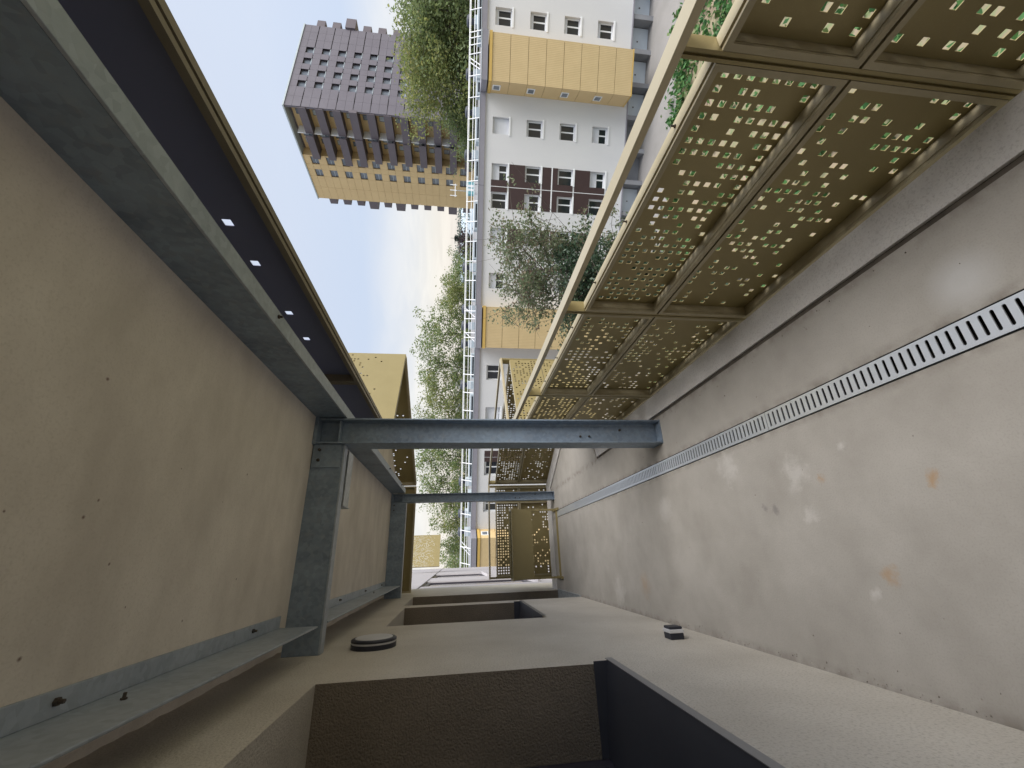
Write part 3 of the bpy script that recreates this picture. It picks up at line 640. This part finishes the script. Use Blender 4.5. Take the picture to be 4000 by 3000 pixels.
for (a, b, z0, z1, d, ci, r) in wins:
    wo = obj('window', frm, opp, (a, d, z0)); obj('pane', p1m, wo); obj('pane', p2m, wo); obj('sill', silm, wo)
    k = shut[ci][r]
    if k > 0.02: MB().box(0.02, W2-.02, -0.05, -0.012, H2*(1-k)+.0, H2-.001).build('shutter', 'shutter', wo)
# dark brown panels between the windows
def brown(a, b, z0, z1): MB().box(a, b, -0.022, -0.002, z0, z1).build('cladding_panel', 'brown', opp)
for r in range(4):
    zt = -0.80-2.7*r
    brown(11.108+.0, 11.49, zt-1.28-(0 if r < 3 else 0), zt+.03 if r == 0 else zt); brown(11.54, 12.022, zt-1.28, zt+.03 if r == 0 else zt)
    if r < 3:
        cut = -5.72 if r == 1 else None
        for (a, b) in ((9.855, 11.49), (11.54, 13.275), (7.10, 8.345), (-11.31, -10.32)):
            lo, hi = zt-2.7, zt-1.41
            if cut: brown(a, b, cut+.05, hi); brown(a, b, lo, cut-.05)
            else: brown(a, b, lo, hi)
    brown(-11.3, -10.92, zt-1.28, zt); brown(-10.87, -10.32, zt-1.28, zt)
MB().box(9.85, 13.3, -0.026, -0.002, -5.77, -5.67).build('string_course', 'winwhite', opp)
MB().box(11.494, 11.536, -0.024, -0.002, -10.3, -0.78).build('joint_cover', 'winwhite', opp)
# yellow bays
def ybay(a, b, dep, side_win):
    z0, z1 = -11.33, -0.30; n = 8; hh = (z1-0.22-z0)/n
    MB().box(a+.03, b-.03, -dep+.03, -0.002, z0+.03, z1-.02).build('bay_core', 'joint_shade', opp)
    for k in range(n):
        p = MB().box(a, b, -dep, -dep+.028, z0+k*hh+.018, z0+(k+1)*hh-.018); p.build('cladding_panel', 'yellow', opp)
        for x in ((a, a+.028), (b-.028, b)):
            MB().box(x[0], x[1], -dep+.03, -0.003, z0+k*hh+.012, z0+(k+1)*hh-.012).build('cladding_panel', 'tyellow', opp)
    MB().box(a-.06, b+.06, -dep-.06, 0, z1-.22, z1).build('bay_cap', 'yellow_cap', opp)
    MB().box(a-.03, b+.03, -dep-.03, -.004, z0-.06, z0-.001).build('bay_trim', 'yellow_cap', opp)
    if side_win:
        x = a if side_win < 0 else b
        for r in range(4):
            zc = -0.95-2.66*r
            o = MB().box(x-.035, x+.035, -dep*.5-.32, -dep*.5+.32, zc-.3, zc+.3).build('window', 'winwhite', opp)
            MB().box(x-.040, x+.040, -dep*.5-.24, -dep*.5+.24, zc-.22, zc+.22).build('pane', 'twin', o)
ybay(18.42, 21.72, 1.6, -1); ybay(-1.33, 1.91, 1.6, 0); ybay(-20.8, -17.5, 1.6, 1)
# parapet fascia, stepping out over the bays
segs = [(S0, -20.86, -.12), (-20.86, -17.44, -1.72), (-17.44, -1.39, -.12), (-1.39, 1.97, -1.72), (1.97, 11.49, -.12), (11.51, 18.36, -.12), (18.36, 21.78, -1.72), (21.78, S1, -.12)]
for a, b, y in segs:
    MB().box(a+.003, b-.003, y, 0.298, ZT, 0.24).build('parapet', 'fascia', opp)
    MB().box(a+.003, b-.003, y-.02, y+.10, 0.2405, 0.27).build('coping', 'ductgrey', opp)
# ground floor: garages set back behind piers
MB().box(S0, S1, 1.0, 1.2, GZ, ZB-.001).build('base_wall', 'garage_wall', opp)
MB().box(S0, S1, -0.05, 0.0, ZB-.10, ZB-.002).build('drip_edge', 'fascia', opp)
x = 30.2; k = 0
while x > -24:
    MB().box(x-.17, x+.17, 0.02, 0.98, GZ, ZB-.103).build('pier', 'garage_wall', opp)
    if k not in (5, 6, 13):
        g = MB().box(x-2.27, x-.23, 0.90, 0.985, GZ+.02, ZB-.28).build('garage_door', 'garage', opp)
        MB().box(x-1.29, x-1.21, 0.86, 0.899, GZ+.85, GZ+.95).build('handle', 'bolt', g)
    x -= 2.5; k += 1

# roof edge guard rail, leaning inwards
gl = thing('guard_rail', 'white leaning guard rail along the edge of the white block roof', 'guard rail', (*onF(0), 0), -TH)
lean = lambda h: 0.05+0.42*h
def rz(h): return 0.27+0.85*h
for h, r in ((1.0, .034), (0.91, .026), (0.56, .026), (0.33, .026)):
    MB().tube([(S0, lean(h)+.05, rz(h)), (S1, lean(h)+.05, rz(h))], r, 6).build('rail', 'railwhite', gl)
s = S1-.4
pm = MB().tube([(0, lean(0), rz(0)-.03), (0, lean(1), rz(1))], .036, 6).mesh('post', 'railwhite')
while s > S0:
    obj('post', pm, gl, (s, 0, 0)); s -= 1.56
for s in (22.4, 21.9, -.2, 1.6): obj('post', pm, gl, (s, 0.01, 0))
for (a, b) in ((20.1, 20.8), (20.4, 21.1), (1.1, 1.9), (-.9, -.1), (-20, -19.2), (-19.6, -18.8)):
    MB().tube([(a, lean(0)+.1, rz(0)), (b, lean(1)+.1, rz(1))], .04, 6).build('brace', 'railwhite', gl)
# roof vents
vb = MB().box(-.33, .33, -.3, .3, 0, .55).mesh('base_box', 'ductgrey')
vn = MB().lathe([(.22, .5505), (.22, .85)], 16).mesh('neck', 'vent_cap')
vc = MB().lathe([(.30, .80), (.44, .84), (.45, .98), (.40, 1.09), (.27, 1.15), (.08, 1.17)], 20).mesh('cap', 'vent_cap')
vx = [(24.95, 'at the right end of the roof by the tall tree'), (20.95, 'behind the guard rail above the tall yellow bay'), (18.05, 'just left of the tall yellow bay'), (14.68, 'in front of the brown tower balconies'),
      (5.45, 'beside the purple tree'), (1.85, 'above the right edge of the middle yellow bay'), (0.4, 'above the middle of the middle yellow bay'), (-1.2, 'above the left edge of the middle yellow bay'), (-4.9, 'left of the middle yellow bay'),
      (-13.99, 'between the two steel posts'), (-17.1, 'just left of the thinner steel post'), (-18.95, 'above the far left yellow bay')]
for s, wds in vx:
    t = thing('roof_vent', 'slate blue mushroom roof vent '+wds, 'roof vent', (*onF(s, 2.5), 0.20), -TH, 'vents on the white block roof')
    obj('base_box', vb, t); obj('neck', vn, t); obj('cap', vc, t)
# low ducts
dl = [(26.4, 22.9, 'at the right end of the roof'), (19.9, 18.9, 'over the tall yellow bay'), (17.3, 15.3, 'left of the tall yellow bay'), (13.9, 12.5, 'before the tower'), (10.6, 8.4, 'just left of the teal cabinet'), (7.6, 6.0, 'below the warehouse roof'), (4.8, 2.5, 'right of the middle yellow bay'),
      (-2.0, -4.2, 'left of the middle yellow bay'), (-5.6, -8.4, 'before the trees, right of the large post'), (-9.6, -13.2, 'between the steel posts'), (-14.6, -16.6, 'behind the thinner post')]
for a, b, wds in dl:
    t = thing('roof_duct', 'low pale blue roof duct '+wds, 'duct', (*onF(b, 1.25), 0.17), -TH, 'ducts on the white block roof')
    MB().box(0, a-b, 0, .9, 0, .30).build('casing', 'ductgrey', t); MB().box(.15, a-b-.15, -0.02, -.001, .07, .20).build('slot', 'glass', t)
t = thing('roof_cabinet', 'small teal cabinet on the roof beside the aerial', 'cabinet', (*onF(11.9, 2.0), .20), -TH)
MB().box(-.5, .5, 0, .5, 0.25, .95).build('casing', 'teal', t); MB().box(-.25, -.05, -.012, -.001, .35, .85).build('panel', 'winwhite', t); MB().box(.05, .25, -.012, -.001, .35, .85).build('panel', 'winwhite', t)
for x in (-.4, .36): MB().box(x, x+.04, .2, .24, 0, .249).build('leg', 'galv', t)
t = thing('aerial', 'white television aerial on a mast above the roof, before the yellow tower', 'aerial', (*onF(12.25, 4.0), .2), -TH)
MB().tube([(0, 0, 0), (0, 0, 2.1)], .03, 6).build('mast', 'galv_pale', t)
for y in (-.45, 0, .45): MB().tube([(y, 0, 1.75), (y, 0, 2.35)], .035, 6).build('element', 'railwhite', t)
MB().tube([(-.55, 0, 1.9), (.55, 0, 1.9)], .035, 6).build('boom', 'railwhite', t)

# ------------------------------------------------------------------ tower
tw = thing('tower_block', 'tall brown and ochre tower block with stepped balconies beyond the white block', 'building', (68.0, 47.65, 0))
TX, TY, TT, TB = 22.0, 18.7, 30.15, -13.4
MB().box(1.9, TX-.05, .40, TY-.05, TB, TT-.1).box(.05, 1.89, 0.08, .35, TB, TT-.1).build('core', 'tbrown', tw)
MB().box(.30, 1.885, 8.95, TY-.04, TB, TT-.1).box(.05, .29, 8.95, 9.14, TB, TT-.1).build('flank', 'tyellow', tw)
MB().box(-.15, TX+.1, -.1, TY+.1, TT-.1, TT+.12).build('roof', 'ductgrey', tw)
wx = [5.65, 8.65, 11.7, 14.75]; xb = [0.0, 2.4, 4.85, 6.45, 7.85, 9.45, 10.9, 12.5, 13.95, 15.55, 17.7, 19.9, TX]
NS = 11; zw = 28.2
def cell_row(fn, zb_, zt_, brk, wincells):
    for i in range(len(brk)-1):
        if i in wincells: continue
        fn(brk[i], brk[i+1], zb_, zt_)
fnS = lambda a, b, c, d: MB().box(a+.014, b-.014, -.0, .045, c+.014, d-.014).build('cladding_panel', 'tbrown', tw)
winS = MB().box(-.68, .68, .30, .36, -.62, .62).mesh('window', 'twin'); revS = MB().box(-.70, .70, -.01, .0, -.70, -.62).mesh('sill', 'ductgrey')
for k in range(NS):
    zc = zw-2.7*k
    top = TT-.1 if k == 0 else zc+1.95-.0
    cell_row(fnS, zc+.66, min(top, zc+2.05) if k else TT-.1, xb, ())
    cell_row(fnS, zc-.64, zc+.66, xb, (3-1, 5-1, 7-1, 9-1)) if False else cell_row(fnS, zc-.64, zc+.66, xb, (2, 4, 6, 8))
    for x in wx:
        wo = obj('window', winS, tw, (x, .0, zc)); obj('sill', revS, wo)
zlow = zw-2.7*(NS-1)-.64
fnS(0, TX, TB, zlow)
# west face: ochre flank
yb = [8.9, 9.15, 10.75, 11.85, 13.35, 15.9, TY]
fnW = lambda a, b, c, d: MB().box(-.0, .045, a+.014, b-.014, c+.014, d-.014).build('cladding_panel', 'tyellow', tw)
winW = MB().box(.22, .28, -.78, .78, -.65, .65).mesh('window', 'twin'); frW = MB().box(.2, .24, -.78, .78, -.08, .0).mesh('transom', 'ductgrey')
for k in range(NS+1):
    zc = zw-2.7*k
    cell_row(fnW, zc+.66, TT-.1 if k == 0 else zc+2.05, yb, ()); cell_row(fnW, zc-.64, zc+.66, yb, (1, 3))
    for y in (9.95, 12.6): wo = obj('window', winW, tw, (0, y, zc)); obj('transom', frW, wo)
fnW(8.9, TY, TB, zw-2.7*NS-.64)
# west face: loggias
for k in range(NS+1):
    zf = zw-2.7*k-1.15
    MB().box(1.80, 1.88, .36, 8.9, zf+.1, zf+2.65).build('loggia_wall', 'tyellow', tw)
    MB().box(.0, 1.79, .36, 8.9, zf-.12, zf+.08).build('slab', 'tbrown2', tw)
    far = 1.15 if k in (3, 7) else .35
    a1 = -.25 if k in (3, 6) else .1
    MB().box(-.18-(.5 if k in (3, 6) else 0), .02, a1, 4.55, zf-.25, zf+1.02).build('balcony', 'tbrown2', tw)
    MB().box(-.85, -.65, 4.56, 8.95+(.9 if k in (2, 3, 8, 9) else .0), zf-.25, zf+1.0).build('balcony', 'tbrown2', tw)
    MB().box(-.66, .0, 4.56, 8.8, zf-.22, zf-.1).box(-.66, 0, 8.81, 8.94, zf-.22, zf+.98).build('balcony_floor', 'tbrown2', tw)
    MB().box(-.02, 1.7, 4.57, 4.70, zf+.1, zf+2.4).build('divider', 'winwhite', tw)
    for y in (2.1, 6.0, 7.3): 
        wo = MB().box(1.74, 1.79, y-.45, y+.45, zf+.12, zf+2.15).build('window', 'glass', tw)
        MB().box(1.70, 1.735, y-.45, y+.35, zf+1.3, zf+2.1).build('blind', 'ductgrey' if (k+int(y)) % 2 else 'twin', wo)
    # little balconies on the far flanks, seen edge-on
    big = 1.0 if k in (2, 7) else 0
    MB().box(TX+.02, TX+1.8+big*1.0, .05-big*.35, 2.6, zf-.3, zf+1.1+big*.35).build('side_balcony', 'tbrown2', tw)
    big = 1.0 if k in (3, 5, 9) else 0
    MB().box(.2, 2.7, TY+.02, TY+1.45+big*.7, zf-.3, zf+1.1+big*.35).build('side_balcony', 'tbrown2', tw)
# distant warehouse and roofs
t = thing('warehouse', 'low far warehouse with a striped pale blue metal roof beside the tower', 'warehouse', (73, 78, GZ))
MB().box(0, 30, 0, 30, 0, 11.9).build('wall', 'wh_wall', t)
rf = MB(); rf.quad((-6, -1, 11.95), (31, -1, 11.95), (31, 15, 15.0), (-6, 15, 15.0)).quad((-6, 31, 11.95), (-6, 15, 15.0), (31, 15, 15.0), (31, 31, 11.95)).quad((-6, -1, 11.95), (-6, 15, 15.0), (-6, 31, 11.95)).quad((31, -1, 11.95), (31, 31, 11.95), (31, 15, 15.0))
rf.build('roof', 'wh_roof', t)

# ------------------------------------------------------------------ trees
def leaves(pts, size, rg, flat=0.3, asp=1.5):
    n = len(pts); pts = np.array(pts)
    a = rg.normal(size=(n, 3)); a[:, 2] *= (1-flat); a /= np.linalg.norm(a, axis=1)[:, None]
    b = rg.normal(size=(n, 3)); b -= (b*a).sum(1)[:, None]*a; b /= np.linalg.norm(b, axis=1)[:, None]
    s = size*rg.uniform(.6, 1.3, size=(n, 1))
    v = np.stack([pts-a*s*asp*.5, pts+b*s*.42, pts+a*s*asp*.5, pts-b*s*.42], axis=1).reshape(-1, 3)
    me = bpy.data.meshes.new('crown')
    me.vertices.add(4*n); me.vertices.foreach_set('co', v.ravel())
    me.loops.add(4*n); me.loops.foreach_set('vertex_index', np.arange(4*n))
    me.polygons.add(n); me.polygons.foreach_set('loop_start', np.arange(0, 4*n, 4)); me.polygons.foreach_set('loop_total', np.full(n, 4))
    me.update(); me.validate(); return me
def tree_mesh(seed, H, rad, base, nl, size, leaf, bark='bark', limbs=26, spread=.5, trunk=.22, up=.7, cr=.5, keep=1.0):
    rg = np.random.default_rng(seed); m = MB(); pts = []
    path = [Vector((0, 0, 0))]
    for i in range(1, 8):
        path.append(Vector((rg.normal()*.18*i/4, rg.normal()*.18*i/4, H*.94*i/7)))
    m.tube(path, [trunk*(1-.85*i/7) for i in range(8)], 7)
    tips = []
    for k in range(limbs):
        h = base+(0.93-base)*((k+rg.uniform(0, 1))/limbs); i = min(6, int(h*7/0.94)); fr_ = h*7/.94-i; p = path[i].lerp(path[min(7, i+1)], fr_)
        az = k*2.4+rg.uniform(-.5, .5); prof = math.sin(math.pi*min(1, max(.05, (h-base)/(1-base)*.85+.12)))**.7
        L_ = rad*prof*rg.uniform(.65, 1.15); d = Vector((math.cos(az), math.sin(az), up*rg.uniform(.5, 1.3))).normalized()
        q = [p]; 
        for j in range(1, 5): q.append(p+d*L_*j/4+Vector((0, 0, .06*L_*j*j/16))+Vector(tuple(rg.normal(size=3)*.05*L_)))
        m.tube(q, [trunk*.32*(1-h*.6)*(1-.8*j/4) for j in range(5)], 4, False)
        for j in range(2, 5):
            for _ in range(2):
                e = q[j]+Vector(tuple(rg.normal(size=3)*L_*.24)); e.z += .1*L_
                m.tube([q[j], q[j].lerp(e, .5)+Vector(tuple(rg.normal(size=3)*.04)), e], [trunk*.07, trunk*.05, trunk*.03], 3, False)
                tips.append((e, L_)); tips.append((q[j].lerp(e, .5), L_))
    sel = [t_ for t_ in tips if rg.uniform() < keep]
    wts = np.array([t_[1]**.5*rg.uniform(.35, 1.6) for t_ in sel]); wts = wts/wts.sum()
    idx = rg.choice(len(sel), nl, p=wts); C_ = np.array([tuple(t_[0]) for t_ in sel])[idx]
    rr = np.array([cr*rg.uniform(.6, 1.3) for _ in sel])[idx][:, None]
    P = C_+np.clip(rg.normal(size=(nl, 3)), -1.7, 1.7)*rr*np.array([1, 1, .8])
    P = P[P[:, 2] > H*base*.6]
    return m.mesh('trunk', bark), leaves(P, size, rg), leaf
def plant(ms, x, y, label, cat='tree', group=None, rz_=0.0, sc_=1.0, z=GZ, name='tree'):
    t = thing(name, label, cat, (x, y, z), rz_, group); t.scale = (sc_, sc_, sc_)
    obj('trunk', ms[0], t); c = obj('crown', ms[1], t)
    if not ms[1].materials: ms[1].materials.append(M[ms[2]])
    return t
def ray_at(az, d): return (math.sin(az)*d, math.cos(az)*d)
# dense yellow-green trees before the tower, right of the roof
v1 = tree_mesh(2, 21.5, 5.2, .25, 30000, .19, 'leaf_lime', limbs=64, up=.5, cr=.62)
v1b = tree_mesh(3, 19.0, 4.6, .25, 24000, .19, 'leaf_deep', limbs=58, up=.5, cr=.62)
G1 = 'leafy trees behind the white block, before the tower'
plant(v1, 45.0, 27.2, 'dense yellow green tree rising before the brown tower', group=G1, sc_=.98)
plant(v1b, 47.6, 22.6, 'dense deep green tree at the right picture edge behind the white block', group=G1, rz_=2, sc_=1.1)
plant(v1b, 42.6, 30.0, 'lower deep green tree at the foot of the brown tower', group=G1, rz_=.7, sc_=.86)
plant(v1, 51.0, 26.0, 'yellow green tree behind the deep green tree at the right edge', group=G1, rz_=4, sc_=.93)
# open row of lighter trees
va = tree_mesh(5, 20.0, 4.2, .30, 9500, .175, 'leaf_mid', limbs=42, cr=.42, keep=.7, trunk=.2)
vb_ = tree_mesh(6, 20.0, 3.8, .28, 8000, .17, 'leaf_mid', limbs=38, cr=.40, keep=.65, trunk=.2, up=.9)
vc_ = tree_mesh(7, 19.0, 4.2, .25, 8500, .175, 'leaf_lime', limbs=38, cr=.42, keep=.65, trunk=.18)
G2 = 'row of open leafy trees behind the white block'
row = [(0, 32.2, 40.8, .80, 'shortest tree at the right end of the open row, next to the purple tree'), (2, 29.6, 42.8, .90, 'yellowish open tree third from the purple tree'), (1, 31.0, 43.6, .86, 'open green tree second from the purple tree'),
       (0, 25.6, 45.2, .985, 'tall open tree above the middle yellow bay'), (1, 22.0, 47.4, 1.0, 'tall feathery tree left of the middle yellow bay'), (2, 18.6, 49.0, 1.03, 'yellowish open tree just right of the large steel post'),
       (1, 15.0, 49.6, .99, 'open tree directly behind the large steel post'), (0, 11.4, 50.6, .99, 'open tree just left of the large steel post'), (1, 7.6, 51.4, .97, 'open tree behind the thinner steel post'),
       (2, 4.6, 52.6, .90, 'thin yellowish tree left of the thinner steel post'), (1, 1.6, 53.4, .86, 'thin tree above the far left yellow bay'), (0, -1.2, 60, .8, 'last tree of the row, beside the lilac wall')]
for i, (v, x, y, s, lab) in enumerate(row): plant((va, vb_, vc_)[v], x, y, lab, group=G2, rz_=i*1.9, sc_=s)
# purple tree and conifer
vp = tree_mesh(11, 15.5, 2.3, .3, 6000, .17, 'leaf_purple', limbs=34, cr=.3)
plant(vp, 34.1, 39.0, 'small dark purple leaved tree behind the roof rail', name='purple_tree')
def conifer():
    rg = np.random.default_rng(5); m = MB(); H = 17.0; m.tube([(0, 0, 0), (0, 0, H)], [.2, .02], 6); pts = []
    for k in range(46):
        h = H*(.35+.63*k/46); L_ = 2.5*(1-(h/H-.35)/.66)+.15
        for j in range(5):
            az = k*1.3+j*1.2566; d = Vector((math.cos(az), math.sin(az), -.12))
            m.tube([(0, 0, h), tuple(Vector((0, 0, h))+d*L_)], [.03, .01], 3, False)
            for _ in range(60):
                q = Vector((0, 0, h))+d*L_*rg.uniform(.1, 1.0); pts.append((q.x+rg.normal()*.08, q.y+rg.normal()*.08, q.z+rg.normal()*.05))
    return m.mesh('trunk', 'bark'), leaves(pts, .11, rg), 'needle'
plant(conifer(), 36.6, 40.6, 'dark pointed conifer between the purple tree and the tower', name='conifer', sc_=.955)
# grey-green tree and dark evergreen in the yard below
vg = tree_mesh(21, 12.8, 3.2, .36, 26000, .09, 'leaf_grey', 'bark_grey', limbs=74, up=.75, cr=.22, keep=.62, trunk=.17)
plant(vg, 12.5, 15.6, 'sparse grey green tree with thin twigs in the yard, reaching over the railing', sc_=1.0)
vd = tree_mesh(22, 10.6, 2.7, .25, 22000, .10, 'leaf_dark', limbs=56, up=.5, cr=.30)
plant(vd, 10.6, 14.6, 'dark evergreen tree filling the yard behind the handrail, below the grey tree', name='evergreen_tree')
vs_ = tree_mesh(23, 8.4, 2.4, .25, 9000, .09, 'leaf_grey', 'bark_grey', limbs=40, up=.6, cr=.26)
plant(vs_, 8.4, 14.2, 'lower grey green shrub left of the dark evergreen, seen through the holes', name='shrub', cat='shrub')
# planting strips in the yard
rg = np.random.default_rng(8); P = []
for _ in range(420):
    s = rg.uniform(-25, 32); o = rg.normal(-6.0, .6); x, y = onF(s, o)
    r = rg.uniform(.25, .6)
    for _ in range(26): q = rg.normal(size=3)*r*.55; P.append((x+q[0], y+q[1], GZ+.1+abs(q[2])*1.1))
me = leaves(P, .22, rg); me.materials.append(M['grass']); stuff(obj('hedge_planting', me))
P = []
for _ in range(760):
    x, y = rg.uniform(2.5, 34), rg.uniform(-4, 24)
    if x*NV.x+y*NV.y > DIST-7.2: continue
    r = rg.uniform(.3, 1.0)
    for _ in range(22): q = rg.normal(size=3)*r*.6; P.append((x+q[0], y+q[1], GZ+.04+abs(q[2])*.35))
me = leaves(P, .26, rg, flat=0); me.materials.append(M['grass']); stuff(obj('ground_cover', me))
# far wooded rise
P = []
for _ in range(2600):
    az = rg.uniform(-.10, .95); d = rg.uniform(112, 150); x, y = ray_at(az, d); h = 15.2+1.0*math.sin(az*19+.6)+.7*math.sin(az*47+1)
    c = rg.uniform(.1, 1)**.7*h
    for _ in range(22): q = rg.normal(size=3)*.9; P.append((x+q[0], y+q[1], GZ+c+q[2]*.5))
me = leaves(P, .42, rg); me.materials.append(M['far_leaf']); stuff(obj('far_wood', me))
# grit swept up against the wall foot and the kerb joint
rr_ = random.Random(12); gb = MB()
for _ in range(420):
    y = rr_.uniform(.8, 6.4); a = rr_.random()
    x = WALL+.004+abs(rr_.gauss(0, .02)) if a < .6 else (0.955-abs(rr_.gauss(0, .03)) if a < .8 else rr_.uniform(-.45, .95))
    if .52 < x < .645: continue
    r = rr_.uniform(.0012, .0042); z = .0005
    gb.v += [(x+r, y, z), (x-r*.6, y+r*.8, z), (x-r*.6, y-r*.7, z), (x, y, z+r*1.1)]; n = len(gb.v)-4
    gb.f += [(n, n+1, n+3), (n+1, n+2, n+3), (n+2, n, n+3)]
stuff(gb.build('grit', 'grit'))
